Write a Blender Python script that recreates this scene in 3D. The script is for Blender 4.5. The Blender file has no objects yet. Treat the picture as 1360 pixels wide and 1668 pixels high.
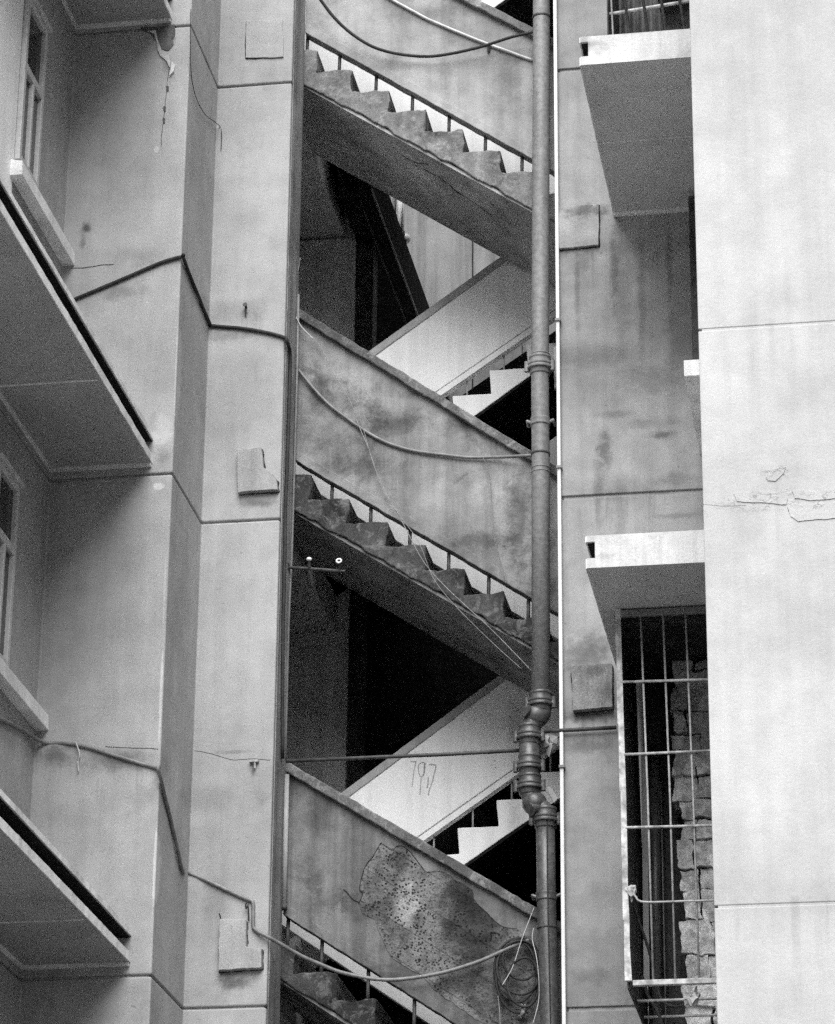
import bpy, math, random
from mathutils import Vector, Matrix, noise
R_ = math.radians
rnd = random.Random(7)
scene = bpy.context.scene
C = scene.collection

# ------------------------------------------------------------------ camera
F = 5210.0; CX, CY = 680.0, 834.0
Zc = Vector((800-CX, CY+11700, -F)).normalized()
Yc = Vector((1600-CX, CY-3000, -F)).normalized()
Yc = (Yc - Zc*Yc.dot(Zc)).normalized()
Xc = Yc.cross(Zc)
ROT = Matrix((Xc, Yc, Zc))               # camera axes -> world
EYE = Vector((0, 0, 1.6))
cam = bpy.data.cameras.new("camera"); co = bpy.data.objects.new("camera", cam); C.objects.link(co)
co.matrix_world = Matrix.Translation(EYE) @ ROT.to_4x4()
cam.sensor_fit = 'HORIZONTAL'; cam.sensor_width = 36; cam.lens = F/1360*36; cam.clip_end = 500
scene.camera = co

def at(px, py, Y=None, X=None, Z=None):  # survey: where a sight line meets a known wall plane
    d = ROT @ Vector((px-CX, CY-py, -F))
    if Y is not None: t = (Y-EYE.y)/d.y
    elif X is not None: t = (X-EYE.x)/d.x
    else: t = (Z-EYE.z)/d.z
    return EYE + d*t

# ------------------------------------------------------------------ materials
def nn(nt, t, **kw):
    n = nt.nodes.new(t)
    for k, v in kw.items(): setattr(n, k, v)
    return n
class NG:
    def __init__(s, name, rough=0.9, spec=0.2):
        s.m = bpy.data.materials.new(name); s.m.use_nodes = True
        s.nt = s.m.node_tree; s.b = s.nt.nodes['Principled BSDF']
        s.b.inputs['Roughness'].default_value = rough
        s.b.inputs['Specular IOR Level'].default_value = spec
        s.pos = nn(s.nt, 'ShaderNodeNewGeometry').outputs['Position']
    def L(s, a, b): s.nt.links.new(a, b)
    def scaled(s, v):
        n = nn(s.nt, 'ShaderNodeVectorMath', operation='MULTIPLY'); s.L(s.pos, n.inputs[0]); n.inputs[1].default_value = v
        return n.outputs[0]
    def noise(s, scale, detail=4, rough=.55, sc=None, off=0, dist=0):
        n = nn(s.nt, 'ShaderNodeTexNoise'); n.inputs['Scale'].default_value = scale
        n.inputs['Detail'].default_value = detail; n.inputs['Roughness'].default_value = rough
        n.inputs['Distortion'].default_value = dist
        v = s.scaled(sc) if sc else s.pos
        if off:
            a = nn(s.nt, 'ShaderNodeVectorMath', operation='ADD'); s.L(v, a.inputs[0]); a.inputs[1].default_value = (off, off*.7, off*1.3); v = a.outputs[0]
        s.L(v, n.inputs['Vector']); return n.outputs['Fac']
    def voro(s, scale, feature='F1', out='Distance', sc=None):
        n = nn(s.nt, 'ShaderNodeTexVoronoi', feature=feature); n.inputs['Scale'].default_value = scale
        s.L(s.scaled(sc) if sc else s.pos, n.inputs['Vector']); return n.outputs[out]
    def ramp(s, x, a, b, lo=0., hi=1.):
        n = nn(s.nt, 'ShaderNodeMapRange'); n.interpolation_type = 'SMOOTHSTEP'
        s.L(x, n.inputs[0])
        for i, v in enumerate((a, b, lo, hi)): n.inputs[1+i].default_value = v
        return n.outputs[0]
    def math(s, op, a, b=None):
        n = nn(s.nt, 'ShaderNodeMath', operation=op)
        for i, v in enumerate((a, b)):
            if v is None: continue
            if isinstance(v, (int, float)): n.inputs[i].default_value = v
            else: s.L(v, n.inputs[i])
        return n.outputs[0]
    def mul(s, a, b): return s.math('MULTIPLY', a, b)
    def blob(s, c, r, rag=.5, soft=.5):       # a ragged dirt patch of its own shape: centre, radii
        a = nn(s.nt, 'ShaderNodeVectorMath', operation='SUBTRACT'); s.L(s.pos, a.inputs[0]); a.inputs[1].default_value = c
        m = nn(s.nt, 'ShaderNodeVectorMath', operation='DIVIDE'); s.L(a.outputs[0], m.inputs[0]); m.inputs[1].default_value = r
        l = nn(s.nt, 'ShaderNodeVectorMath', operation='LENGTH'); s.L(m.outputs[0], l.inputs[0])
        d = s.math('ADD', l.outputs['Value'], s.mul(s.math('SUBTRACT', s.rag, .5), rag*2.2))
        return s.ramp(d, 1.0, 1.0-soft, 0, 1)
    def done(s, val, bump=.3, bh=None, bdist=.004):
        rgb = nn(s.nt, 'ShaderNodeCombineColor')
        for i in range(3): s.L(val, rgb.inputs[i])
        s.L(rgb.outputs[0], s.b.inputs['Base Color'])
        if bump:
            bn = nn(s.nt, 'ShaderNodeBump'); bn.inputs['Strength'].default_value = bump; bn.inputs['Distance'].default_value = bdist
            s.L(bh if bh is not None else s.math('ADD', s.noise(60, 5), s.mul(s.noise(260, 2), .6)), bn.inputs['Height'])
            s.L(bn.outputs[0], s.b.inputs['Normal'])
        return s.m

def plaster(name, base, cloud=.12, streak=.12, speck=.10, stains=(), lights=(), bump=.35, dirt=0., wave=.0, off=0, cracks=None, joints=(), lichen=0., jk=1., spots=.35):
    g = NG(name)
    g.rag = g.noise(13, 8, .75, off=3+off)
    v = g.ramp(g.noise(.9, 5, .6, off=off), .3, .7, 1-cloud, 1+cloud*.6)
    v = g.mul(v, g.ramp(g.noise(5, 5, .65, off=off+1), .3, .7, 1-cloud*.6, 1+cloud*.4))
    if streak: v = g.mul(v, g.ramp(g.noise(1, 4, .6, sc=(11, 11, .55), off=off), .35, .72, 1+streak*.3, 1-streak))
    v = g.mul(v, g.ramp(g.noise(190, 2, .7), .3, .7, 1-speck*1.7, 1+speck*1.7))
    if dirt:
        d = g.ramp(g.noise(2.6, 8, .72, off=off+5, dist=.4), .47, .68, 0, 1)
        v = g.mul(v, g.math('SUBTRACT', 1, g.mul(d, dirt)))
        pits = g.ramp(g.voro(38), .10, .04, 0, 1)
        pm = g.ramp(g.noise(4, 3, off=8), .52, .62, 0, .6)
        v = g.mul(v, g.math('SUBTRACT', 1, g.mul(pits, pm)))
    if spots: v = g.mul(v, g.ramp(g.noise(24, 3, .6, off=off+21), .70, .76, 1, 1-spots))
    if joints:
        zz = nn(g.nt, 'ShaderNodeSeparateXYZ'); g.L(g.pos, zz.inputs[0]); Z = zz.outputs[2]
        run = g.ramp(g.noise(1, 5, .7, sc=(16, 16, 1.1), off=off+9), .50, .70, 0, 1)
        patchy = g.ramp(g.noise(1.7, 4, .6, off=off+13), .45, .62, 0, 1)
        wob = g.mul(g.noise(7, 5, .7, off=off+15), .09)
        for zj in joints:
            dz = g.math('ADD', g.math('SUBTRACT', zj+.005, Z), wob)
            below = g.mul(g.ramp(dz, .0, .02), g.ramp(dz, .75, .05))
            v = g.mul(v, g.math('SUBTRACT', 1, g.mul(g.mul(below, g.mul(run, patchy)), .34*jk)))
            near = g.ramp(g.math('ABSOLUTE', dz), .13, .02)
            v = g.mul(v, g.math('SUBTRACT', 1, g.mul(g.mul(near, patchy), .20*jk)))
    if lichen:
        li = g.ramp(g.noise(10, 8, .78, off=off+17, dist=.6), .50, .62, 0, lichen); v = g.math('ADD', v, li)
    for c, r, k in stains: v = g.mul(v, g.math('SUBTRACT', 1, g.mul(g.blob(c, r, .95, .9), k)))
    for c, r, k in lights: v = g.math('ADD', v, g.mul(g.blob(c, r, .6, .35), k))
    h = g.math('ADD', g.noise(55, 5), g.mul(g.noise(240, 2), .6))
    if wave: h = g.math('ADD', h, g.mul(g.noise(3, 4, off=2), wave))
    if cracks:
        cr = g.ramp(g.math('ABSOLUTE', g.math('SUBTRACT', g.noise(2.6, 7, .62, sc=(1, 1, 1.7), off=off+2), .5)), .0, .007, 1, 0)
        mk = None
        for c, r in cracks:
            b = g.blob(c, r, .7, .4); mk = b if mk is None else g.math('MAXIMUM', mk, b)
        cr = g.mul(cr, mk); h = g.math('SUBTRACT', h, g.mul(cr, 3)); v = g.mul(v, g.math('SUBTRACT', 1, g.mul(cr, .35)))
        h = g.math('ADD', h, g.mul(g.mul(mk, g.ramp(g.noise(7, 5, .7), .45, .52)), 1.2))
    return g.done(g.mul(v, base), bump, h)

def plain(name, base, rough=.6, spec=.4, var=.25, scale=25, bump=.15, metal=0., worn=0., wornv=.4):
    g = NG(name, rough, spec); g.b.inputs['Metallic'].default_value = metal
    v = g.mul(g.ramp(g.noise(scale, 5, .65), .3, .7, 1-var, 1+var), base)
    v = g.mul(v, g.ramp(g.noise(3, 5, .6, sc=(3, 3, .8)), .35, .7, 1+var*.4, 1-var*.7))
    if worn: v = g.math('ADD', v, g.mul(g.ramp(g.noise(14, 6, .7, off=4), .6, .66), wornv))
    return g.done(v, bump)

YP, YL, YF, YB = 19.2, 18.353, 19.6, 20.85      # pilaster, left bay, flight front, back flight
XW, XR2 = -5.47, -1.11

def mat_wall_left():
    P = lambda px, py, Y: tuple(at(px, py, Y=Y))
    st = []
    for px, py, Y, rx, rz, k in [(268, 62, YL, .10, .16, .8), (272, 105, YL, .05, .12, .35), (140, 372, YL, .05, .06, .7), (135, 395, YL, .03, .1, .4),
            (200, 475, YL, .22, .09, .30), (250, 690, YL, .05, .10, .25), (265, 745, YL, .06, .12, .28), (180, 1240, YL, .30, .10, .40), (230, 1300, YL, .12, .12, .2), (90, 1230, YL, .18, .09, .5),
            (372, 1560, YP, .08, .35, .22), (420, 820, YP, .16, .05, .45), (385, 1600, YP, .16, .06, .55), (400, 512, YP, .012, .05, .8),
            (370, 548, YP, .22, .06, .30), (350, 1470, YP, .12, .3, .2), (240, 1640, YL, .2, .3, .15), (412, 1255, YP, .02, .07, .5), (380, 1225, YP, .2, .02, .3)]:
        st.append((P(px, py, Y), (rx, .35, rz), k))
    lt = []
    for px, py, Y, rx, rz, k in [(262, 700, YL, .10, .13, .22), (258, 792, YL, .045, .03, .45), (255, 243, YL, .02, .03, .3), (252, 1415, YL, .012, .30, .45), (262, 1130, YL, .010, .35, .4), (287, 600, YL, .008, .4, .25), (268, 960, YL, .008, .3, .2), (265, 720, YL, .09, .10, .15)]:
        lt.append((P(px, py, Y), (rx, .2, rz), k))
    return plaster('painted plaster with weather streaks', .36, .16, .07, .12, st, lt, wave=.9, joints=(3.10, 6.405, 7.72, 9.695, 11.2, 13.02, 16.3))
def mat_wall_right():
    P = lambda px, py: tuple(at(px, py, Y=YP))
    st = [(P(px, py), (rx*1.5, .4, rz*1.5), min(.75, k*1.05)) for px, py, rx, rz, k in [(960, 345, .17, .05, .55), (945, 430, .10, .09, .3), (1010, 470, .05, .5, .22), (985, 735, .045, .16, .5), (1080, 708, .10, .03, .5), (1000, 675, .12, .03, .3),
          (1060, 690, .2, .04, .25), (960, 1065, .16, .14, .45), (965, 1165, .2, .05, .6), (955, 1215, .18, .05, .35), (1060, 620, .18, .12, .25), (1010, 830, .04, .3, .2), (960, 1590, .2, .05, .25), (930, 1350, .1, .3, .12), (1100, 840, .15, .02, .3), (1000, 430, .03, .3, .4), (1045, 480, .03, .45, .35), (1090, 420, .02, .4, .35), (940, 470, .02, .3, .3), (1110, 560, .1, .25, .3), (975, 800, .03, .25, .3), (1100, 780, .12, .05, .3)]]
    return plaster('grey plaster with damp blotches', .33, .24, .10, .13, st, (), wave=.9, off=11, joints=(6.327, 8.25, 9.735, 10.7, 11.5, 12.95))
M_L = mat_wall_left(); M_R = mat_wall_right()
M_PIER = plaster('bright whitewashed plaster', .385, .13, .07, .07, (), (), bump=.45, wave=1.6, off=21, jk=.4, spots=.12, joints=(6.08, 7.3, 8.40, 9.39, 10.6, 12.70),
    cracks=[(tuple(at(1290, 815, Y=16.1)), (.45, .4, .07)), (tuple(at(1262, 772, Y=16.1)), (.10, .4, .05))])
M_AWN = plaster('awning concrete', .38, .10, .0, .10, bump=.35, off=31, dirt=.12)
M_AWNR = plaster('pale awning concrete', .58, .10, .0, .10, bump=.35, off=32, dirt=.12)
M_LIP = plaster('worn white awning edge', .80, .15, .1, .12, bump=.5, off=33, dirt=.35)
M_WINW = plaster('window wall with painted light', .92, .08, .08, .06, bump=.3, off=35)  # whiter than the bay wall, brightness of the light put into the colour
M_SILL = plaster('white sill paint', .78, .15, .1, .08, bump=.4, off=37, dirt=.2)
M_DARK = plain('painted-shade recess', .018, .9, .1, .3)  # near-black colour stands for the shade inside the awning channel
M_PARA = plaster('mottled parapet plaster', .30, .36, .25, .16, [(tuple(at(px, py, Y=YF)), (rx, .4, rz), k*1.25) for px, py, rx, rz, k in ((845, 850, .12, .55, .45), (640, 690, .35, .12, .40), (520, 640, .12, .25, .35), (580, 760, .4, .10, .35), (780, 880, .35, .10, .4), (760, 690, .25, .10, .3), (700, 640, .3, .05, .4), (545, 720, .2, .2, .25))], [(tuple(at(560, 600, Y=YF)), (.12, .3, .2), .05), (tuple(at(700, 800, Y=YF)), (.25, .3, .12), .06)], bump=.7, off=41, dirt=.6, wave=.8)
M_PARL = plaster('streaked grimy parapet plaster', .18, .35, .4, .14, [(tuple(at(540, 1470, Y=YF)), (.3, .3, .1), .35), (tuple(at(520, 1330, Y=YF)), (.15, .3, .2), .3), (tuple(at(700, 1380, Y=YF)), (.4, .3, .07), .4), (tuple(at(600, 1440, Y=YF)), (.30, .3, .25), .25)], bump=.6, off=47, dirt=.5, wave=.8)
M_PARU = plaster('pale parapet plaster', .34, .26, .16, .12, [(tuple(at(700, 20, Y=YF)), (.5, .4, .12), .3), (tuple(at(830, 130, Y=YF)), (.12, .4, .3), .3), (tuple(at(620, 110, Y=YF)), (.4, .4, .05), .2)], bump=.6, off=83, dirt=.25, wave=.8)
M_COPE = plaster('mossy coping', .15, .4, .1, .2, bump=.9, off=43, dirt=.6, lichen=.8)
M_STEP = plaster('mouldy step concrete', .068, .5, .25, .25, bump=.9, off=45, dirt=.8, lichen=1.3)
M_STEPU = plaster('weathered step concrete', .20, .4, .25, .2, bump=.9, off=49, dirt=.85, lichen=.5)
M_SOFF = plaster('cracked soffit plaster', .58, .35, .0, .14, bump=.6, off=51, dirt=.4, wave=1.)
M_SOFFD = plaster('shade-dark soffit plaster', .28, .4, .0, .15, bump=.4, off=53, dirt=.4)  # darker copy for the lower flights, their shade put into the colour
M_WHITE = plaster('white stair paint', .90, .06, .10, .06, [(tuple(at(840, 1170, Y=YB)), (.10, .3, .3), .3), (tuple(at(840, 1330, Y=YB)), (.1, .3, .2), .22)], bump=.25, off=55, wave=.3)
M_BAND = plaster('dusty band', .42, .2, .15, .1, bump=.3, off=57)
M_INT = plaster('dull interior plaster', .6, .15, .2, .1, bump=.3, off=59)
M_INTL = plaster('interior plaster', .24, .12, .3, .1, bump=.3, off=61)
M_BLACK = plain('unlit black interior', .018, .95, .05, .4)  # black colour stands in for the lack of light indoors
M_SIDE = plaster('dark streaked pilaster return', .30, .25, .4, .15, bump=.5, off=63, dirt=.3)  # darker and more streaked than the bay wall
M_PATCH = plaster('plaster cover', .36, .15, .15, .12, bump=.5, off=65, wave=.5, dirt=.15)
M_PIPE = plain('weathered cast iron', .20, .55, .45, .22, 30, .25, 0, .0)
M_PIPED = plain('dark cast iron', .07, .4, .6, .35, 26, .35)
M_IRON = plain('rusty dark iron', .05, .6, .4, .4)
M_BAR = plain('pale painted bar', .34, .5, .4, .3, 40, .2)
M_FRAMEW = plain('white painted frame', .70, .5, .4, .12, 20, .15)
M_COND = plain('white plastic conduit', .68, .45, .4, .05, 10, .03)
M_CABB = plain('black cable', .030, .75, .3, .3)
M_CABG = plain('grey cable', .17, .5, .5, .2)
M_CABL = plain('pale cable', .50, .5, .4, .15)
M_WIRE = plain('thin wire', .25, .5, .4, .3)
M_GLASS = plain('dark window glass', .02, .08, .5, .1, 2, .02)
M_WFRAME = plain('window frame paint', .5, .5, .4, .12)
M_PORC = plain('glazed porcelain', .80, .2, .5, .05)
M_CLOTH = plain('white cloth', .8, .9, .1, .1)
M_SHEET = plain('rusty sheet metal', .04, .7, .3, .5, 8)
M_SHEETG = plain('grey corrugated sheet', .16, .7, .3, .25, 8)
M_PAINT = plain('grey paint drips', .50, .8, .2, .3, 60, .05)
M_MORT = plain('dark mortar', .16, .95, .1, .4, 20, .5)
def mat_brick():
    g = NG('rough pale block'); g.rag = g.noise(9)
    cell = nn(g.nt, 'ShaderNodeTexVoronoi'); cell.inputs['Scale'].default_value = 6; g.L(g.pos, cell.inputs['Vector'])
    sep = nn(g.nt, 'ShaderNodeSeparateColor'); g.L(cell.outputs['Color'], sep.inputs[0])
    v = g.ramp(sep.outputs[0], 0, 1, .7, 1.15)
    v = g.mul(v, g.ramp(g.noise(16, 6, .7), .35, .65, .55, 1.15)); v = g.mul(v, g.ramp(g.noise(90, 3), .3, .7, .85, 1.15))
    return g.done(g.mul(v, .72), .9, g.math('ADD', g.noise(30, 6, .7), g.mul(g.noise(120, 3), .5)), .01)
M_BRICK = mat_brick()
def mat_aggregate():
    g = NG('exposed pebble aggregate'); g.rag = g.noise(9, 5, .65, off=3)
    v = g.ramp(g.noise(4.2, 6, .65, off=4), .38, .62, .065, .18)
    c1 = tuple(at(770, 1490, Y=YF)); v = g.mul(v, g.math('SUBTRACT', 1, g.mul(g.blob(c1, (.30, .3, .36), .5, .6), .7)))
    c2 = tuple(at(662, 1475, Y=YF)); v = g.math('ADD', v, g.mul(g.blob(c2, (.11, .3, .17), .8, .6), .17))
    c3 = tuple(at(815, 1610, Y=YF)); v = g.mul(v, g.math('SUBTRACT', 1, g.mul(g.blob(c3, (.3, .3, .3), .5, .6), .35)))
    pit = g.ramp(g.math('ADD', g.voro(52), g.mul(g.noise(20, 3), .25)), .50, .40, 0, 1)
    pm = g.ramp(g.noise(6, 5, off=6), .44, .58, 0, .85)
    pm = g.mul(pm, g.math('SUBTRACT', 1, g.mul(g.blob(tuple(at(800, 1600, Y=YF)), (.35, .4, .3), .6, .6), .6)))
    v = g.mul(v, g.math('SUBTRACT', 1, g.mul(pit, pm)))
    v = g.mul(v, g.ramp(g.noise(130, 3, .6), .3, .7, .7, 1.3))
    # marks of the formwork boards, running down the slope
    dd = nn(g.nt, 'ShaderNodeVectorMath', operation='DOT_PRODUCT'); g.L(g.pos, dd.inputs[0]); dd.inputs[1].default_value = (.56, 0, .83)
    fr = g.math('FRACT', g.mul(g.math('ADD', dd.outputs['Value'], g.mul(g.noise(2, 3), .02)), 5.2))
    v = g.mul(v, g.ramp(g.math('ABSOLUTE', g.math('SUBTRACT', fr, .5)), .0, .03, .5, 1))
    h = g.math('SUBTRACT', g.noise(70, 5), g.mul(pit, 1.2))
    return g.done(v, .9, h, .006)
M_AGG = mat_aggregate()
M_CRACK = plain('crack', .03, .95, .05, .3)
M_CRACKP = plain('shallow crack', .14, .95, .05, .3)
M_DAMP = plaster('damp bare render', .085, .5, .2, .3, bump=.9, off=91, dirt=.5)
M_FLAKE = plaster('flaking paint', .50, .2, .1, .15, bump=.7, off=93, dirt=.3)
M_GRIM = plaster('grimy cover plaster', .24, .3, .3, .2, [(tuple(at(970, 1100, Y=YP)), (.1, .4, .06), .4), (tuple(at(990, 1130, Y=YP)), (.05, .4, .12), .35)], bump=.9, off=95, dirt=.5, wave=1.5)
M_GROUND = plaster('courtyard paving', .08, .2, 0, .1, off=71)

# ------------------------------------------------------------------ mesh helpers
ROOT = {}
class MB:
    def __init__(s): s.v = []; s.f = []
    def quadbox(s, P):   # 8 points: bottom ring then top ring
        i = len(s.v); s.v += [Vector(p) for p in P]
        for q in ((0,3,2,1),(4,5,6,7),(0,1,5,4),(1,2,6,5),(2,3,7,6),(3,0,4,7)): s.f.append([i+k for k in q])
        return s
    def box(s, x0, x1, y0, y1, z0, z1):
        return s.quadbox([(x0,y0,z0),(x1,y0,z0),(x1,y1,z0),(x0,y1,z0),(x0,y0,z1),(x1,y0,z1),(x1,y1,z1),(x0,y1,z1)])
    def prism(s, poly, y0, y1):       # XZ outline extruded along Y
        a = sum(poly[k][0]*poly[(k+1)%len(poly)][1]-poly[(k+1)%len(poly)][0]*poly[k][1] for k in range(len(poly)))
        if a < 0: poly = poly[::-1]
        i = len(s.v); n = len(poly)
        s.v += [Vector((p[0], y0, p[1])) for p in poly] + [Vector((p[0], y1, p[1])) for p in poly]
        s.f.append([i+k for k in range(n)]); s.f.append([i+n+k for k in range(n)][::-1])
        for k in range(n): s.f.append([i+(k+1)%n, i+k, i+n+k, i+n+(k+1)%n])
        return s
    def plan(s, poly, z0, z1):        # XY outline extruded along Z
        a = sum(poly[k][0]*poly[(k+1)%len(poly)][1]-poly[(k+1)%len(poly)][0]*poly[k][1] for k in range(len(poly)))
        if a < 0: poly = poly[::-1]
        i = len(s.v); n = len(poly)
        s.v += [Vector((p[0], p[1], z0)) for p in poly] + [Vector((p[0], p[1], z1)) for p in poly]
        s.f.append([i+k for k in range(n)][::-1]); s.f.append([i+n+k for k in range(n)])
        for k in range(n): s.f.append([i+k, i+(k+1)%n, i+n+(k+1)%n, i+n+k])
        return s
    def tube(s, pts, r, n=8):
        pts = [Vector(p) for p in pts]
        rr = r if isinstance(r, (list, tuple)) else [r]*len(pts)
        t0 = (pts[1]-pts[0]).normalized()
        u = t0.orthogonal().normalized(); base = len(s.v)
        for k, p in enumerate(pts):
            if k == 0: t = t0
            elif k == len(pts)-1: t = (pts[-1]-pts[-2]).normalized()
            else: t = ((pts[k+1]-p).normalized()+(p-pts[k-1]).normalized()).normalized()
            u = (u - t*u.dot(t)).normalized(); w = t.cross(u)
            for j in range(n):
                a = 2*math.pi*j/n; s.v.append(p+(u*math.cos(a)+w*math.sin(a))*rr[k])
        for k in range(len(pts)-1):
            for j in range(n):
                a = base+k*n+j; b = base+k*n+(j+1)%n; s.f.append([a, b, b+n, a+n])
        s.f.append([base+j for j in range(n)][::-1]); e = base+(len(pts)-1)*n; s.f.append([e+j for j in range(n)])
        return s
    def build(s, name, mat, parent=None, bevel=0, smooth=False, seg=2):
        L = Vector((0,0,0)); p = parent
        while p is not None: L = L + p.location; p = p.parent
        me = bpy.data.meshes.new(name); me.from_pydata([v-L for v in s.v], [], s.f); me.update()
        me.materials.append(mat)
        o = bpy.data.objects.new(name, me); C.objects.link(o)
        if parent is not None: o.parent = parent
        if smooth:
            for q in me.polygons: q.use_smooth = len(q.vertices) == 4
        if bevel:
            b = o.modifiers.new('bevel', 'BEVEL'); b.width = bevel; b.segments = seg; b.limit_method = 'ANGLE'; b.angle_limit = R_(40)
        return o
def tag(o, label, cat, group=None):
    o['label'] = label; o['category'] = cat
    if group: o['group'] = group
    return o
def thing(name, label, cat, loc, group=None):
    o = bpy.data.objects.new(name, None); o.empty_display_size = .1; C.objects.link(o); o.location = loc
    return tag(o, label, cat, group)
def structure(o): o['kind'] = 'structure'; return o
def rough(poly, amp=.004, step=.05, closed=True):      # subdivide an outline and wear it
    out = []; n = len(poly)
    for k in range(n if closed else n-1):
        a = Vector(poly[k]); b = Vector(poly[(k+1) % n]); m = max(1, int((b-a).length/step))
        for j in range(m):
            p = a.lerp(b, j/m)
            q = noise.noise_vector((p.x*9.1+3, p.y*9.7, 1.7))*amp + noise.noise_vector((p.x*31, p.y*29, 5.2))*amp*.6
            out.append((p.x+q.x, p.y+q.y))
    if not closed: out.append(tuple(poly[-1]))
    return out
def spline(P, m=8):
    P = [Vector(p) for p in P]; out = []
    for k in range(len(P)-1):
        a = P[max(k-1, 0)]; b = P[k]; c = P[k+1]; d = P[min(k+2, len(P)-1)]
        for j in range(m):
            t = j/m
            out.append(.5*((2*b)+(c-a)*t+(2*a-5*b+4*c-d)*t*t+(3*b-a-3*c+d)*t**3))
    out.append(P[-1]); return out
def lerpz(line, x):
    (x0, z0), (x1, z1) = line; return z0+(z1-z0)*(x-x0)/(x1-x0)

# ------------------------------------------------------------------ ground
g = MB(); g.v = [Vector(p) for p in ((-150,-150,0),(150,-150,0),(150,150,0),(-150,150,0))]; g.f = [[0,1,2,3]]
structure(g.build('ground', M_GROUND))

# ------------------------------------------------------------------ building wings
JL = [-.2, 3.10, 6.405, 9.695, 13.02, 16.3, 18.6]
def storeys(poly, core, joints, name, mat, parent, gap=.013):
    m = MB()
    for a, b in zip(joints[:-1], joints[1:]): m.plan(poly, a+gap/2, b-gap/2)
    o = m.build(name, mat, parent, bevel=.012, seg=3)
    k = MB().plan(core, joints[0], joints[-1]); k.build('joint_core', M_BAND, o)
    return o
left = thing('building_wing', 'left wing with stepped grey plaster bays, deep awnings and a narrow window wall', 'building', (-7, 18, 0))
storeys([(XW, 11), (XW, YL), (-4.66, YL), (-4.66, YP), (-4.13, YP), (-4.13, 19.59), (-10, 19.59), (-10, 11)],
        [(XW-.02, 11.02), (XW-.02, YL+.02), (-4.68, YL+.02), (-4.68, YP+.02), (-4.15, YP+.02), (-4.15, 19.57), (-9.98, 19.57), (-9.98, 11.02)],
        JL, 'wall', M_L, left)
MB().box(XW-.001, XW+.0045, 11, 17.14, 0, 18.6).build('window_wall', M_WINW, left)
# darker, streaked return beside the stair
MB().box(-4.1275, -4.122, YP+.03, 19.575, 3, 18.5).build('return_face', M_SIDE, left)

right = thing('building_wing', 'right recessed grey wall with damp blotches between drain pipe and bright pier', 'building', (-1.7, 19.4, 0))
JR = [-.2, 3.0, 6.327, 9.735, 12.95, 16.3, 18.6]
m = MB()
for a, b in zip(JR[:-1], JR[1:]): m.box(-2.25, XR2+.2, YP, 19.6, a+.014, b-.014)
w = m.build('wall', M_R, right, bevel=.005)
MB().box(-2.235, XR2+.15, YP+.018, 19.58, -.2, 18.6).build('joint_core', M_BAND, w)

pier = thing('building_wing', 'bright whitewashed end wall with faint joints and cracked plaster at the right', 'building', (2, 17.8, 0))
JP = [-.2, 2.76, 6.08, 9.39, 12.70, 16.0, 18.6]
m = MB()
for a, b in zip(JP[:-1], JP[1:]): m.box(XR2, 7, 16.1, 19.6, a+.006, b-.006)
w = m.build('wall', M_PIER, pier, bevel=.006)
MB().box(XR2+.02, 6.98, 16.1035, 19.58, -.2, 18.6).build('joint_core', M_PIER, w)

# -------- awnings: hollow-edged concrete slabs
def awning(parent, x0, x1, y0, y1, z, rec, side, seam, name='awning', open_front=True, lip=M_LIP, mat=None):
    h = .205; zb = z; zt = z+h; b1 = .062; t0 = .165; d = rec
    m = MB()
    m.box(x0, x1, y0, y1, zb, zb+b1)
    if side > 0: m.box(x0, x1-d, y0, y1, zb+b1, zb+t0)
    else: m.box(x0+d, x1, y0, y1, zb+b1, zb+t0)
    m.box(x0, x1, y0, y1, zb+t0, zt)
    o = m.build(name, mat or M_AWN, parent, bevel=.006)
    # worn white lips on the free edge
    xe = x1 if side > 0 else x0
    for a, b in ((zb+.002, zb+b1-.002), (zb+t0+.002, zt-.002)):
        n = int((y1-y0)/.06); lm = MB()
        pts = []
        for k in range(n+1):
            yy = y0+(y1-y0)*k/n
            pts.append((yy, .004+abs(noise.noise((yy*14, a*3, 2)))*.006))
        for k in range(n):
            ya, da = pts[k]; yb, db = pts[k+1]
            lm.quadbox([(xe-.002*side, ya, a), (xe+da*side, ya, a), (xe+db*side, yb, a), (xe-.002*side, yb, a),
                        (xe-.002*side, ya, b), (xe+da*side, ya, b), (xe+db*side, yb, b), (xe-.002*side, yb, b)])
        lm.build('edge_lip', lip, o)
    # channel lined near-black, its shade put into the colour
    xc = x1-d if side > 0 else x0+d
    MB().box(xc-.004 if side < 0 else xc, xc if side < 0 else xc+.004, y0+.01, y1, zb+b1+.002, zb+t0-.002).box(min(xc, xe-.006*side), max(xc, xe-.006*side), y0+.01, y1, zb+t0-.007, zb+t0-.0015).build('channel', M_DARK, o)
    # ridges left by the formwork, and the fillet against the wall
    MB().box(x0+.03, x1-.02, seam-.008, seam+.008, zb-.006, zb+.001).build('seam', M_SILL, o)
    f = MB(); f.box(x0, x1, y1-.03, y1-.001, zb-.022, zb-.0005)
    xi = x0 if side > 0 else x1
    f.box(min(xi, xi+.02*side), max(xi, xi+.02*side), y0+.02, y1-.031, zb-.02, zb-.0005)
    f.build('fillet', M_SILL, o)
    return o
for z, y0, seam in ((13.075, 15.6, 16.9), (9.77, 14.2, 17.05), (6.485, 14.2, 17.35)):
    awning(left, XW, -4.798, y0, YL, z, .11, 1, seam)
M_FRONT = plaster('pale awning front', .58, .12, .18, .08, [(tuple(at(965, 70, Y=17.2)), (.10, .3, .05), .35), (tuple(at(1040, 50, Y=17.2)), (.2, .3, .02), .3), (tuple(at(985, 905, Y=17.2)), (.08, .3, .04), .25)], bump=.6, off=81, dirt=.35)  # even pale base with a few stains
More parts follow.
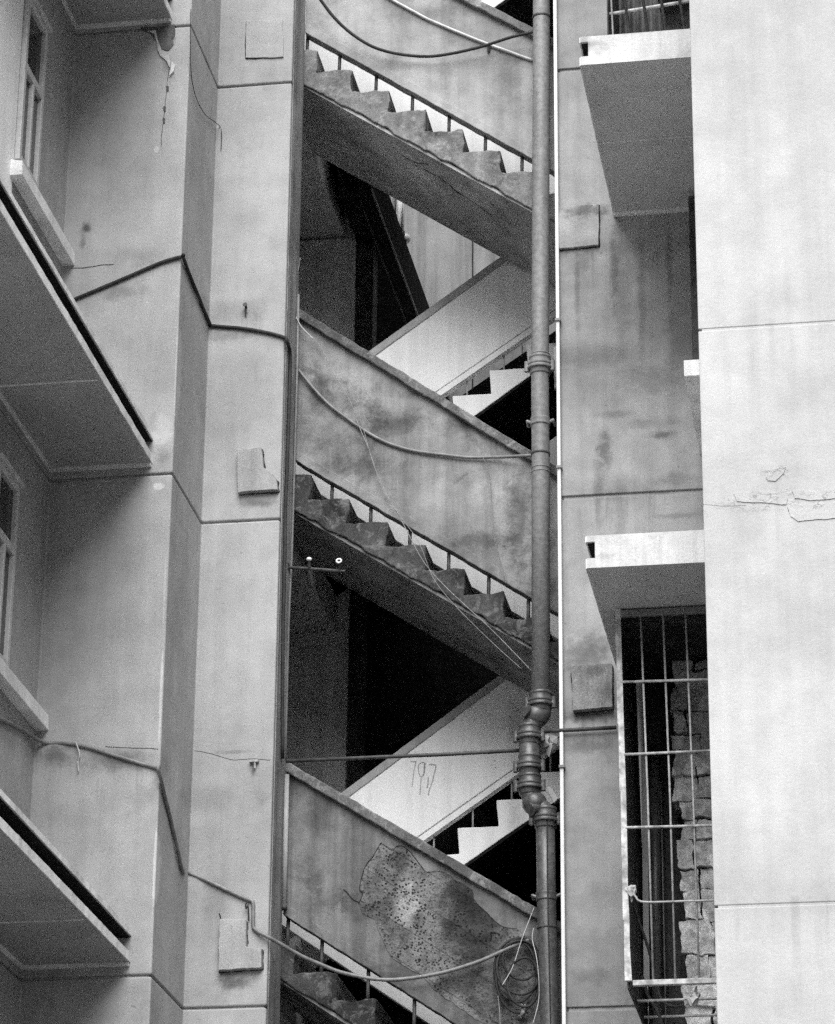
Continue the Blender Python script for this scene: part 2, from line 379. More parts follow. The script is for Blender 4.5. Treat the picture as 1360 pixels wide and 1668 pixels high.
for z, seam in ((11.80, 18.2), (8.44, 18.15)):
    a = awning(right, -1.873, XR2, 17.22, YP, z, .05, -1, seam, mat=M_AWNR)
    m = MB()
    m.box(-1.871, XR2, 17.211, 17.2185, z+.001, z+.062); m.box(-1.871, XR2, 17.211, 17.2185, z+.165, z+.203); m.box(-1.822, XR2, 17.211, 17.2185, z+.062, z+.165)
    m.build('front_face', M_FRONT, a)

# -------- left windows and sills
def left_window(z0, zt, z1):
    o = MB()
    y0, y1 = 17.16, 17.61; xf = XW+.035
    for a, b, c, d in ((y0, y0+.045, z0, z1), (y1-.045, y1, z0, z1), (y0+.045, y1-.045, z1-.05, z1), (y0+.045, y1-.045, z0, z0+.05), (y0+.045, y1-.045, zt-.03, zt+.03), (y0+.2, y0+.235, z0+.05, zt-.03)):
        o.box(XW-.002, xf, a, b, c, d)
    win = MB().box(XW-.001, XW+.006, y0+.02, y1-.02, z0+.02, z1-.02).build('window', M_GLASS, left)
    o.build('frame', M_WFRAME, win, bevel=.004)
    MB().box(XW-.001, XW+.055, y0-.02, y1+.03, z1+.002, z1+.035).build('head_trim', M_WFRAME, win, bevel=.004)
def sill(z):
    MB().quadbox([(XW, 17.08, z), (-5.385, 17.08, z), (-5.385, YL, z), (XW, YL, z), (XW, 17.08, z+.115), (-5.39, 17.08, z+.10), (-5.39, YL, z+.10), (XW, YL, z+.115)]).build('window_sill', M_SILL, left, bevel=.004)
left_window(11.40, 12.09, 12.60); sill(11.24)
left_window(8.12, 8.89, 9.33); sill(7.99)
left_window(14.70, 15.38, 15.90); sill(14.54)

# -------- right upper window box seen edge-on behind the pier, and its sill
MB().box(at(1123, 400, Y=18.9).x, XR2, 18.9, 19.15, 10.14, 11.74).build('window_casing', M_IRON, right, bevel=.006)
MB().box(-1.335, XR2, 17.98, YP, 9.99, 10.10).build('window_sill', M_LIP, right, bevel=.004)

# -------- square plaster covers
def cover(pix, label, th=.03, mat=M_PATCH, gaps=None):
    P = [at(px, py, Y=YP) for px, py in pix]
    poly = rough([(p.x, p.z) for p in P], .006, .03)
    o = MB().prism(poly, YP-th, YP-.001).build('cover_panel', mat, None, bevel=.004)
    n = len(pix)
    for k in range(n):            # open joint round the edges that have come loose
        if gaps and k not in gaps: continue
        a, b = pix[k], pix[(k+1) % n]
        Qc = [at(a[0]+(b[0]-a[0])*t/8, a[1]+(b[1]-a[1])*t/8, Y=YP) for t in range(9)]
        Qc = [q+Vector((noise.noise(q*31)*.006, 0, noise.noise(q*27)*.006)) for q in Qc]
        MB().tube(Qc, [.005+.005*abs(noise.noise(q*40)) for q in Qc], 5).build('open_joint', M_CRACK, o)
    return tag(o, label, 'panel', 'plaster cover panels on the walls')
cover([(402, 35), (461, 33), (462, 94), (400, 96)], 'flush square plaster cover at the top of the left pilaster', .012, M_L, (2, 3))
cover([(389, 737), (428, 733), (431, 766), (441, 772), (453, 786), (454, 802), (390, 806)], 'notched plaster cover on the pilaster above a wall joint', .05)
cover([(361, 1501), (403, 1501), (403, 1546), (428, 1548), (428, 1579), (358, 1584)], 'dark chipped plaster cover beside the lowest kinked cable', .055)
cover([(910, 340), (976, 335), (976, 402), (911, 408)], 'stained square plaster cover right of the conduit, under an awning', .028, M_R)
cover([(931, 1090), (998, 1085), (999, 1156), (935, 1162)], 'bulging weathered plaster cover beside the window cage', .06, M_GRIM)

# -------- peeled plaster under the top awning
def flat(pix, Y, th, name, mat, parent, rj=.004):
    P = [at(px, py, Y=Y) for px, py in pix]
    return MB().prism(rough([(p.x, p.z) for p in P], rj, .02), Y-th, Y-.0005).build(name, mat, parent)
flat([(240, 52), (252, 55), (256, 68), (258, 82), (262, 92), (272, 100), (277, 112), (278, 100), (274, 86), (264, 82), (258, 66), (254, 50)], YL, .009, 'peeled_plaster', M_FLAKE, left)
flat([(281, 102), (286, 108), (284, 118), (279, 123), (277, 125)], YL, .02, 'peeled_plaster', M_FRONT, left, .001)
flat([(228, 46), (284, 41), (285, 58), (279, 64), (283, 73), (275, 83), (266, 82), (258, 72), (251, 58), (238, 52)], YL, .006, 'peeled_plaster', M_DAMP, left, .008)
for px, py in ((273, 145), (268, 178), (267, 197)): flat([(px-2, py-4), (px+2, py-4), (px+2, py+4), (px-1, py+3)], YL, .006, 'peeled_plaster', M_IRON, left, .001)
# ragged crack lines over the joints
def crackline(pix, Y, r, parent, mat=M_CRACK, X=None, name='crack'):
    P = [at(px, py, Y=Y) if X is None else at(px, py, X=X) for px, py in pix]
    Q = []
    for p in spline(P, 6):
        q = noise.noise_vector(p*23)*.004; Q.append(p+Vector((q.x, 0, q.z)))
    MB().tube(Q, r, 5).build(name, mat, parent)
crackline([(118, 437), (140, 436), (165, 432), (185, 431)], YL, .003, left)
crackline([(172, 1216), (210, 1218), (258, 1220)], YL, .0022, left)
crackline([(312, 1222), (345, 1228), (380, 1238), (410, 1236), (440, 1238)], YP, .0018, left)
crackline([(275, 112), (272, 140), (268, 180), (264, 215), (262, 240)], YL, .002, left)
crackline([(361, 1501), (357, 1488)], YP-.004, .004, left)
for px in ([(1195, 803), (1235, 800), (1275, 802), (1283, 812), (1280, 822), (1260, 820), (1225, 819), (1200, 816)],
           [(1283, 826), (1300, 838), (1330, 836), (1362, 833), (1362, 845), (1325, 847), (1300, 850), (1287, 842)],
           [(1248, 778), (1262, 766), (1280, 762), (1276, 772), (1262, 784), (1250, 783)],
           [(1290, 800), (1330, 802), (1362, 796), (1362, 812), (1320, 815), (1295, 812)]):
    flat(px, 16.1, .0045, 'lifted_render', M_PIER, pier, .006)
crackline([(1142, 822), (1180, 824), (1215, 823)], 16.1, .0012, pier, M_CRACKP)
crackline([(1247, 780), (1262, 784), (1275, 770)], 16.1, .0014, pier, M_CRACKP)
crackline([(1283, 826), (1290, 838), (1330, 838), (1358, 835)], 16.1, .0014, pier, M_CRACKP)

# ------------------------------------------------------------------ stairs
def steps_outline(x0, z0, run, rise, n, soff, up=False, k0=-1):
    top = []
    for i in range(k0, n):
        x = x0+i*run*(1 if not up else 1); z = z0+(-rise if not up else rise)*i
        if not up:
            if i == k0: top.append((x-run, z))
            top += [(x+.006*rnd.uniform(-1, 1), z+.006*rnd.uniform(-1, 1)), (x-.012+.008*rnd.uniform(-1, 1), z-rise)]
        else:
            top += [(x+.012, z-rise), (x, z)]
            if i == n-1: top.append((x+run, z))
    xa = top[0][0]; xb = top[-1][0]
    return top+[(xb, lerpz(soff, xb)), (xa, lerpz(soff, xa))]
def front_flight(label, x0, z0, soff, pt, pb, mstep, mpar, posts, msoff, loc):
    t = thing('stair_flight', label, 'stairs', loc, 'front stair flights')
    out = steps_outline(x0, z0, .2655, .186, 8, soff)
    MB().prism(rough(out, .017, .028), YF+.012, 20.78).build('steps', mstep, t, bevel=.008)
    # plastered soffit, a thin skin under the slab
    xa, xb = -4.62, -1.9
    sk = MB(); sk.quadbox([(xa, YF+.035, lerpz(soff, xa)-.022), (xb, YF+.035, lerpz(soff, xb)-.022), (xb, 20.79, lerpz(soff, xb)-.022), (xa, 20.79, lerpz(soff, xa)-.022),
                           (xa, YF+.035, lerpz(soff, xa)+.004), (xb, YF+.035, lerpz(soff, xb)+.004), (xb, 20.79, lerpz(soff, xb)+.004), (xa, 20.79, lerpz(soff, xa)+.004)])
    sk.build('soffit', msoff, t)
    xl, xr = -4.125, -1.95
    par = MB().prism(rough([(xl, lerpz(pt, xl)), (xr, lerpz(pt, xr)), (xr, lerpz(pb, xr)), (xl, lerpz(pb, xl))], .005, .05), YF, YF+.085).build('parapet', mpar, t, bevel=.005)
    cp = rough([(xl, lerpz(pt, xl)+.012), (xr, lerpz(pt, xr)+.012), (xr, lerpz(pt, xr)-.062), (xl, lerpz(pt, xl)-.062)], .006, .04)
    MB().prism(cp, YF-.045, YF+.13).build('coping', M_COPE, par, bevel=.008)
    lp = rough([(xl, lerpz(pb, xl)+.075), (xr, lerpz(pb, xr)+.075), (xr, lerpz(pb, xr)-.004), (xl, lerpz(pb, xl)-.004)], .005, .03)
    MB().prism(lp, YF-.010, YF+.09).build('lower_band', mpar, par, bevel=.005)
    for x in posts:
        z1 = lerpz(pb, x)+.02
        k = math.floor((x-x0)/.2655)+1; z2 = z0-.186*k
        MB().tube([(x, YF+.05, z2-.05), (x+.004, YF+.05, z1)], .0125, 8).build('post', M_IRON, t, smooth=True)
    # solid inner balustrade on the far side of the flight
    MB().prism([(xl-.3, z0-(xl-.3-x0)*.70+.20), (xr, z0-(xr-x0)*.70+.20), (xr, lerpz(pt, xr)-.02), (xl-.3, lerpz(pt, xl-.3)-.02)], 20.68, 20.76).build('inner_parapet', M_WHITE, t, bevel=.005)
    return par, t
SO2 = ((-4.148, 13.26), (-2.489, 12.114)); SO1 = ((-4.122, 9.936), (-2.492, 8.862)); SO0 = ((-4.148, 6.700), (-3.672, 6.383))
par2, f2 = front_flight('topmost front stair flight with pale parapet and clean steps', -4.028, 13.52, SO2, ((-4.15, 14.68), (-2.482, 13.531)), ((-4.149, 13.678), (-2.487, 12.497)), M_STEPU, M_PARU,
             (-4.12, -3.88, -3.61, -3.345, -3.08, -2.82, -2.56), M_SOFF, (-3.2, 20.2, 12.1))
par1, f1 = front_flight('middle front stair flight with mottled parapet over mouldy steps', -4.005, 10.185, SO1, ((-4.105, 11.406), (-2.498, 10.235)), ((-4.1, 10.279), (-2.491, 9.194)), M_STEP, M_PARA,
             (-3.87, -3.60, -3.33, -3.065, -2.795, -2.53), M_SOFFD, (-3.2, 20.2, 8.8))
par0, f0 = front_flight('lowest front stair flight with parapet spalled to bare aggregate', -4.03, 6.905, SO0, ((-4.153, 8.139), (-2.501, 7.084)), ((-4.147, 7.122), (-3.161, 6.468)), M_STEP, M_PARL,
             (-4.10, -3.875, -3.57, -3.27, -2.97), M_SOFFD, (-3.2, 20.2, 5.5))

def back_flight(label, x0, z0, soff, pt, pb, loc):
    t = thing('stair_flight', label, 'stairs', loc, 'back stair flights')
    MB().prism(rough(steps_outline(x0-.27*5, z0-.187*5, .27, .187, 10, soff, up=True, k0=0), .003, .05), YB+.008, 22.0).build('steps', M_WHITE, t, bevel=.006)
    xa, xb = -4.6, -1.7
    MB().quadbox([(xa, YB+.02, lerpz(soff, xa)-.02), (xb, YB+.02, lerpz(soff, xb)-.02), (xb, 22.0, lerpz(soff, xb)-.02), (xa, 22.0, lerpz(soff, xa)-.02),
                  (xa, YB+.02, lerpz(soff, xa)+.01), (xb, YB+.02, lerpz(soff, xb)+.01), (xb, 22.0, lerpz(soff, xb)+.01), (xa, 22.0, lerpz(soff, xa)+.01)]).build('soffit', M_BLACK, t)  # underside coloured black for the shade below a white flight
    xl, xr = -4.45, -1.8
    par = MB().prism([(xl, lerpz(pt, xl)), (xr, lerpz(pt, xr)), (xr, lerpz(pb, xr)+.062), (xl, lerpz(pb, xl)+.062)], YB, YB+.08).build('parapet', M_WHITE, t, bevel=.004)
    MB().prism(rough([(xl, lerpz(pt, xl)+.004), (xr, lerpz(pt, xr)+.004), (xr, lerpz(pt, xr)-.066), (xl, lerpz(pt, xl)-.066)], .002, .06), YB-.012, YB+.10).build('coping', M_BAND, par, bevel=.004)
    MB().prism([(xl, lerpz(pb, xl)), (xr, lerpz(pb, xr)), (xr, lerpz(pb, xr)+.05), (xl, lerpz(pb, xl)+.05)], YB-.004, YB+.07).build('bottom_rail', M_WHITE, par)
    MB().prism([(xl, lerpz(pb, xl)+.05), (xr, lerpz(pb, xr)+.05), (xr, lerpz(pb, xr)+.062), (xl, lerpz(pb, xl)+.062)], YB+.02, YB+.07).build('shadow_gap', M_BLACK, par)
    for i in range(-3, 4):
        x = x0+.27*i+.10
        MB().tube([(x, YB+.05, z0+.187*i-.01), (x, YB+.05, lerpz(pb, x)+.01)], .007, 6).build('post', M_BAND, t, smooth=True)
    # far cheek closing the flight, black colour standing for unlit depth
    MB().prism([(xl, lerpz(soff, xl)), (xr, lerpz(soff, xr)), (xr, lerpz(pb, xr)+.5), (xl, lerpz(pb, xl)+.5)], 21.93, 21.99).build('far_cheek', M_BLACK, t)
    return par, t
def bk(dz, dx): 
    s = lambda L: tuple((x+dx, z+dz) for x, z in L)
    return s
pB1, b1 = back_flight('upper back stair flight with clean white parapet rising right', -3.23, 11.288, ((-3.058, 11.126), (-2.667, 11.41)), ((-3.83, 11.69), (-2.877, 12.378)), ((-3.283, 11.312), (-2.667, 11.737)), (-3, 21.4, 10.4))
pB0, b0 = back_flight('lower back stair flight with white parapet bearing faint dripping 197', -3.18, 8.026, ((-3.12, 7.770), (-2.655, 8.084)), ((-3.935, 8.345), (-2.925, 9.085)), ((-3.392, 7.955), (-2.754, 8.395)), (-3, 21.4, 7.1))
pB2, b2 = back_flight('highest back stair flight, white sliver beyond the topmost parapet', -3.23, 14.60, ((-3.058, 14.43), (-2.667, 14.71)), ((-3.83, 15.0), (-2.877, 15.69)), ((-3.283, 14.62), (-2.667, 15.045)), (-3, 21.4, 13.7))

# -------- dripping number on the lower back parapet
def stroke(pix, w, parent, name='painted_number'):
    P = [at(px, py, Y=YB-.001) for px, py in pix]
    m = MB(); Q = spline(P, 6)
    for a, b in zip(Q[:-1], Q[1:]):
        d = (b-a); 
        if d.length < 1e-5: continue
        n = Vector((-d.z, 0, d.x)).normalized()*w/2; e = Vector((0, -.0015, 0))
        m.quadbox([a-n, b-n, b-n-e*-1, a-n-e*-1, a+n, b+n, b+n+e, a+n+e])
    m.build(name, M_PAINT, parent)
def zp(x, y): return (640+x/5.23, 1210+y/5.23)
stroke([zp(150, 160), zp(185, 158), zp(195, 165), zp(180, 230), zp(172, 300), zp(162, 372)], .009, pB0)
stroke([zp(285, 180), zp(250, 165), zp(222, 185), zp(216, 230), zp(235, 285), zp(258, 275), zp(272, 215), zp(268, 180), zp(262, 280)], .007, pB0)
stroke([zp(240, 300), zp(236, 360), zp(230, 440)], .008, pB0)
stroke([zp(305, 184), zp(345, 186), zp(366, 196), zp(350, 270), zp(335, 330), zp(310, 400), zp(302, 445)], .008, pB0)
stroke([zp(302, 290), zp(298, 340), zp(292, 385)], .010, pB0)
for px, py in ((805, 1238), (806, 1250)): stroke([(px, py), (px+2, py+1)], .008, pB0)

# -------- spalled patch on the lowest parapet
PX = [(621,1374),(638,1385),(648,1378),(663,1383),(682,1405),(696,1421),(711,1419),(725,1422),(739,1431),(767,1449),(774,1468),(795,1489),(816,1508),(842,1513),(868,1530),(872,1560),(872,1668),(850,1700),(790,1668),(725,1626),(692,1595),(635,1558),(619,1515),(607,1496),(591,1487),(584,1473),(591,1456),(586,1447),(593,1416),(607,1395),(617,1379)]
Q = [at(px, py, Y=YF) for px, py in PX]
MB().prism(rough([(p.x, p.z) for p in Q], .014, .014), YF-.004, YF+.002).build('exposed_aggregate', M_AGG, par0)
crackline([(584,1473),(591,1456),(586,1447),(593,1416),(607,1395),(617,1379),(621,1374),(638,1385),(648,1378),(663,1383),(682,1405),(696,1421),(711,1419),(725,1422)], YF-.003, .0026, par0)
crackline([(767,1449),(774,1468),(795,1489),(816,1508),(842,1513)], YF-.004, .002, par0)
crackline([(560,1448),(575,1464),(584,1470)], YF-.004, .003, par0)
# long crack across the topmost soffit
def soffcrack(pix, soff, r, par):
    out = []
    for px, py in pix:
        d = ROT @ Vector((px-CX, CY-py, -F))
        (xa, za), (xb, zb) = soff; k = (zb-za)/(xb-xa)
        t = (za-.022-EYE.z + k*(EYE.x-xa))/(d.z-k*d.x)
        out.append(EYE+d*t)
    Q = [p+noise.noise_vector(p*20)*.006 for p in spline(out, 8)]
    MB().tube(Q, r, 5).build('crack', M_CRACK, par)
soffcrack([(690, 275), (720, 292), (745, 312), (772, 330), (800, 350)], SO2, .004, f2)
soffcrack([(640, 240), (670, 262), (700, 268)], SO2, .003, f2)

# -------- the stairwell behind
well = thing('stairwell_interior', 'dim stairwell walls, landings and black passage behind the flights', 'stairwell', (-3.2, 22.5, 0))
for z in (7.05, 10.35, 13.68, 17.0):
    MB().box(-5.6, -4.28, 19.62, 22.06, z-.40, z).build('landing', M_INT, well)
for z in (5.55, 8.86, 12.17, 15.45):
    MB().box(-2.02, -1.12, 19.62, 22.06, z-.16, z).build('landing', M_INT, well)
MB().box(-6, -4.20, 22.07, 22.3, 0, 18.4).build('back_wall', M_INT, well)
MB().box(-4.20, -4.06, 22.12, 22.3, 0, 18.4).build('door_jamb', M_SHEET, well)
for z in (13.2, 9.9): MB().box(-5.6, -4.21, 22.02, 22.068, z-.05, z+.05).build('ledge', M_INT, well, bevel=.006)
MB().box(-1.12, -1.0, 19.62, 30, 0, 18.4).build('side_wall', M_INT, well)
MB().box(-6, -5.6, 19.62, 22.3, 0, 18.4).build('side_wall', M_INT, well)
MB().box(-4.06, -1.12, 22.10, 22.3, 0, 11.0).build('added_black_wall', M_BLACK, well)  # added black wall, closes the lit shaft off from the lower storeys
MB().box(-4.19, -3.93, 21.25, 22.3, 13.25, 13.62).box(-5.6, -3.93, 22.302, 25.19, 13.25, 13.62).build('ceiling_beam', M_BLACK, well)  # coloured black, standing for a passage that light does not reach
MB().box(-3.932, -3.922, 21.25, 25.2, 13.235, 13.26).build('beam_edge', M_SHEETG, well)
MB().box(-4.05, -4.035, 21.4, 25.2, 13.24, 13.249).build('beam_edge', M_SHEET, well)
MB().box(-6, -1.0, 25.2, 25.5, 0, 18.4).build('added_shaft_wall', M_INTL, well)  # roofless shaft added here to bring sky light onto this wall
m = MB(); m.box(-3.52, -3.28, 25.12, 25.199, 10, 18.4); m.build('wall_pier', M_SHEETG, well)
MB().tube([(-3.72, 25.19, 11), (-3.73, 25.19, 18)], .006, 5).build('wall_wire', M_CRACK, well)
MB().box(-6, -1.0, 22.31, 25.2, 10.6, 10.9).build('added_shaft_floor', M_INT, well)  # unseen floor of the added shaft

# pale cloth and a bulb fitting hanging in the passage
a = [at(px, py, Y=23.2) for px, py in ((626, 308), (658, 345))]
m = MB(); nx = 18
xs0, xs1 = a[0].x, a[1].x
z1 = a[0].z+.35
for j in range(2):
    for k in range(nx+1):
        u = k/nx; x = xs0-.02+(xs1-xs0+.02)*u
        zb = at(630+25*u, 345+10*u+ (45 if u > .75 else 0), Y=23.2).z
        m.v.append(Vector((x, 23.2+.035*math.sin(u*23)+.02*math.sin(u*51), zb if j == 0 else z1)))
m.f = [[k, k+1, nx+2+k, nx+1+k] for k in range(nx)]
cl = m.build('hanging_cloth', M_CLOTH, None, smooth=True)
so = cl.modifiers.new('thickness', 'SOLIDIFY'); so.thickness = .006
tag(cl, 'pale cloth strip hanging beside the black passage, over a small bulb', 'cloth')
p = at(661, 389, Y=22.9)
lamp = thing('bulb_fitting', 'small white bulb on a dark bracket beside the black passage', 'lamp', p)
m = MB()
def ball(m, c, r, sz=1., n=12):
    base = len(m.v); c = Vector(c)
    for i in range(1, n):
        th = math.pi*i/n
        for j in range(2*n):
            ph = math.pi*j/n; m.v.append(c+Vector((r*math.sin(th)*math.cos(ph), r*math.sin(th)*math.sin(ph), r*sz*math.cos(th))))
    for i in range(n-2):
        for j in range(2*n):
            k = (j+1) % (2*n); m.f.append([base+i*2*n+j, base+(i+1)*2*n+j, base+(i+1)*2*n+k, base+i*2*n+k])
    m.f.append([base+j for j in range(2*n)]); m.f.append([base+(n-2)*2*n+j for j in range(2*n)][::-1])
    return m
ball(m, p, .040, 1.1).build('bulb', M_PORC, lamp, smooth=True)
MB().tube([p+Vector((-.09, .02, -.03)), p+Vector((-.02, -.03, -.045)), p+Vector((.015, -.045, -.035))], .013, 8).tube([p+Vector((-.008, -.046, -.045)), p+Vector((-.008, -.046, .045))], .008, 6).build('bracket', M_IRON, lamp)

# ------------------------------------------------------------------ drain pipe
PY = 19.42
pipe = thing('drain_pipe', 'grey cast iron drain pipe with flanged joints crossing in front of the stair', 'drain pipe', (-2.4, PY, 0))
def pc(px, py): p = at(px, py, Y=PY); return Vector((p.x, PY, p.z))
top = Vector((-2.385, PY, 18.2)); A = pc(882, 30); B = pc(881, 1148)
r0 = .0605
MB().tube([top, A, pc(879.5, 600), pc(880.5, 740), B], r0, 24).build('pipe_length', M_PIPE, pipe, smooth=True)
E1 = pc(882, 1162); E2 = pc(863, 1192)
MB().tube(spline([B, E1, pc(874, 1172), pc(867, 1178), E2, pc(862, 1205)], 5), r0*1.02, 20).build('bend', M_PIPED, pipe, smooth=True)
MB().tube([pc(862, 1195), pc(863, 1285)], r0*1.08, 24).build('pipe_length', M_PIPED, pipe, smooth=True)
MB().tube(spline([pc(863, 1283), pc(865, 1298), pc(877, 1312), pc(886, 1322), pc(888, 1338)], 5), r0*1.02, 20).build('bend', M_PIPED, pipe, smooth=True)
bot = pc(896, 1668); low = Vector((bot.x+.02, PY, 0))
MB().tube([pc(888, 1325), pc(890, 1460), bot, low], r0*1.0, 24).build('pipe_length', M_PIPED, pipe, smooth=True)
for px, py in ((874, 1166), (871, 1309)):
    ball(MB(), pc(px, py), .082, .95, 10).build('bend_bulb', M_PIPED, pipe, smooth=True)
# inspection mouth on the upper bend
q = pc(864, 1165); MB().tube([q+Vector((.03, -.03, -.01)), q+Vector((-.012, -.06, .008))], .032, 14).tube([q+Vector((-.012, -.06, .008)), q+Vector((-.02, -.066, .011))], .042, 14).build('inspection_cap', M_IRON, pipe, bevel=.003)
q = pc(872, 1318); MB().tube([q+Vector((.03, -.03, -.0)), q+Vector((-.016, -.065, -.02))], .034, 14).tube([q+Vector((-.016, -.065, -.02)), q+Vector((-.024, -.072, -.024))], .043, 14).build('inspection_cap', M_PIPED, pipe, bevel=.003)
def lathe(c, prof, n=28):
    m = MB()
    for k, (r, dz) in enumerate(prof):
        for j in range(n):
            a = 2*math.pi*j/n; m.v.append(Vector((c.x+r*math.cos(a), c.y+r*math.sin(a), c.z+dz)))
    for k in range(len(prof)-1):
        for j in range(n): m.f.append([k*n+j, k*n+(j+1) % n, (k+1)*n+(j+1) % n, (k+1)*n+j])
    return m
def flange(px, py, mat, lugs=True, s=1.0):
    c = pc(px, py)
    prof = [(r0, -.06*s), (r0*1.14, -.055*s), (r0*1.18, -.022*s), (r0*1.46, -.022*s), (r0*1.46, -.004*s), (r0*1.36, -.002*s), (r0*1.36, .004*s), (r0*1.44, .006*s), (r0*1.44, .022*s), (r0*1.18, .026*s), (r0*1.16, .055*s), (r0*1.24, .06*s), (r0*1.22, .075*s), (r0, .08*s)]
    m = lathe(c, prof)
    o = m.build('flange', mat, pipe, smooth=True, bevel=.003)
    if lugs:
        for sx in (-1, 1):
            b = MB().tube([c+Vector((sx*r0*1.46, -.02, -.04)), c+Vector((sx*r0*1.46, -.02, .035))], .016, 8)
            b.box(c.x+sx*r0*1.28-.016, c.x+sx*r0*1.28+.016, PY-.035, PY+.0, c.z-.014, c.z+.012)
            b.build('lug', mat, o, bevel=.002)
def ring(px, py, mat=M_IRON, h=.010, k=1.07):
    c = pc(px, py); lathe(c, [(r0, -h), (r0*k, -h*.8), (r0*k, h*.8), (r0, h)]).build('ring', mat, pipe, smooth=True)
def clamp(px, py, mat):
    c = pc(px, py); o = lathe(c, [(r0, -.028), (r0*1.10, -.025), (r0*1.12, -.02), (r0*1.08, -.012), (r0*1.08, .012), (r0*1.12, .02), (r0*1.10, .025), (r0, .028)]).build('clamp', mat, pipe, smooth=True)
    for sx in (-1, 1):
        MB().tube([c+Vector((sx*r0*1.0, .0, 0)), c+Vector((sx*r0*1.45, .0, .012)), c+Vector((sx*r0*1.5, .09, .015))], .012, 8).build('lug', mat, o)
ring(881.5, 29); flange(879.5, 598, M_PIPE); clamp(880, 688, M_PIPE); ring(880.5, 740, h=.008)
for py in (763, 770): ring(880.7, py, M_PIPE, .004, 1.05)
ring(880, 578, M_PIPE, .006, 1.04)
flange(880.5, 1146, M_PIPED); flange(862.5, 1200, M_PIPED); flange(862.5, 1249, M_PIPED); flange(863, 1281, M_PIPED); flange(888.5, 1335, M_PIPED)
clamp(890, 1461, M_PIPED); ring(891, 1512, h=.007); 
# brackets tying the pipe back to the stair
for px, py in ((881, 690), (890, 1463), (881, 250)):
    c = pc(px, py); MB().box(c.x-.02, c.x+.02, PY+r0, 19.60, c.z-.02, c.z+.02).build('wall_bracket', M_IRON, pipe)
tag(MB().tube([Vector((-2.275, 19.40, 18)), pc(893, 1340)+Vector((.0, -.066, 0)), pc(894.5, 1460)+Vector((.0, -.078, 0)), pc(899, 1680)+Vector((.0, -.068, 0)), Vector((-2.27, 19.34, 3))][1:], .0045, 6).build('cable', M_CABB), 'thin black cable running down the front of the lower drain pipe', 'cable')

# white conduit at the corner of the opening
cd = thing('conduit', 'narrow white conduit running the full height beside the drain pipe', 'conduit', (-2.255, 19.17, 0))
MB().box(-2.270, -2.246, 19.160, 19.196, 0, 18.4).build('channel', M_COND, cd, bevel=.004)
for py in (-40, 520, 760, 1248): 
    z = at(908, py, Y=19.15).z; MB().box(-2.274, -2.238, 19.147, 19.198, z-.008, z+.008).build('strap', M_CABG, cd)

# bits of debris and pipe stubs lodged behind the drain pipe
for pix, lab in (([(901, 566), (909, 562), (909, 628), (903, 634)], 'pale splintered board wedged between pipe and conduit, higher one'), ([(889, 1282), (896, 1281), (909, 1300), (902, 1308)], 'pale broken board wedged beside the lower pipe bend')):
    P = [at(px, py, Y=19.5) for px, py in pix]
    tag(MB().prism([(p.x, p.z) for p in P], 19.5, 19.53).build('board_scrap', M_BAND, None, bevel=.002), lab, 'board')
def stub(pix, Y, r, label, mat, name='pipe_stub'):
    return tag(MB().tube([at(px, py, Y=Y) for px, py in pix], r, 10).build(name, mat, None, smooth=True), label, 'pipe')
stub([(886, 1191), (930, 1189), (1004, 1185)], 19.165, .013, 'dark horizontal pipe from the drain bend to the window cage', M_IRON, 'water_pipe')
stub([(466, 1240), (600, 1234), (720, 1229), (850, 1222)], 19.46, .0125, 'dark horizontal pipe strung across the lowest stair opening', M_IRON, 'water_pipe')
def crumple(c, r, label, mat, name, seed):
    m = ball(MB(), c, r, 1, 8)
    for i, v in enumerate(m.v):
        d = (v-Vector(c)); q = noise.noise(v*22+Vector((seed, 0, 0))); q2 = noise.noise(v*60+Vector((seed, 3, 0))); m.v[i] = Vector(c)+Vector((d.x*(1+1.3*q+.8*q2), d.y*(1+1.1*q), d.z*(1.1+1.5*q2-.8*q)))
    return tag(m.build(name, mat), label, 'bag')
crumple(at(889, 1212, Y=19.52), .055, 'crumpled pale plastic scrap caught behind the drain bend', M_BAND, 'plastic_scrap', 3)

# ------------------------------------------------------------------ cables
def cable(pts, r, mat, label, name='cable', m=8, n=8, sm=True):
    Q = spline(pts, m) if sm else pts
    if r > .008: Q = [q+Vector((noise.noise(q*5)*.006, 0, noise.noise(q*5+Vector((9, 0, 0)))*.006)) for q in Q]
    return tag(MB().tube(Q, r, n).build(name, mat, None, smooth=True), label, 'cable')
Yl, Yp = YL-.013, YP-.013; Xs = -4.66+.013; Xq = -4.122+.013
def poly(*segs):
    out = []
    for s in segs: out += s
    return out
def sag(a, b, d, n=10):     # slack between two fixings
    return [a.lerp(b, k/n)+Vector((0, 0, -d*4*(k/n)*(1-k/n))) for k in range(n)]
cA = [at(60, 512, Y=Yl), at(124, 487, Y=Yl), at(210, 450, Y=Yl), at(262, 428, Y=Yl), at(296, 418, Y=Yl)]
cB = [at(298, 420, X=Xs), at(320, 475, X=Xs), at(342, 528, X=Xs)]
cC = [at(346, 531, Y=Yp), at(400, 536, Y=Yp), at(440, 543, Y=Yp), at(464, 550, Y=Yp)]
cD = [at(467, 556, X=Xq), at(472, 580, X=Xq), at(471, 660, X=Xq), at(466, 800, X=Xq), at(463, 930, X=Xq), at(461, 1060, X=Xq), at(460, 1235, X=Xq)]
cable(poly(cA, cB, cC, cD), .0125, M_CABB, 'thick black cable kinking over the left bays, then down the pilaster edge', m=5)
cE = [at(-60, 1140, X=XW+.013), at(-15, 1162, X=XW+.013), at(40, 1190, X=XW+.02), at(72, 1209, Y=Yl), at(128, 1213, Y=Yl), at(200, 1235, Y=Yl), at(254, 1251, Y=Yl)]
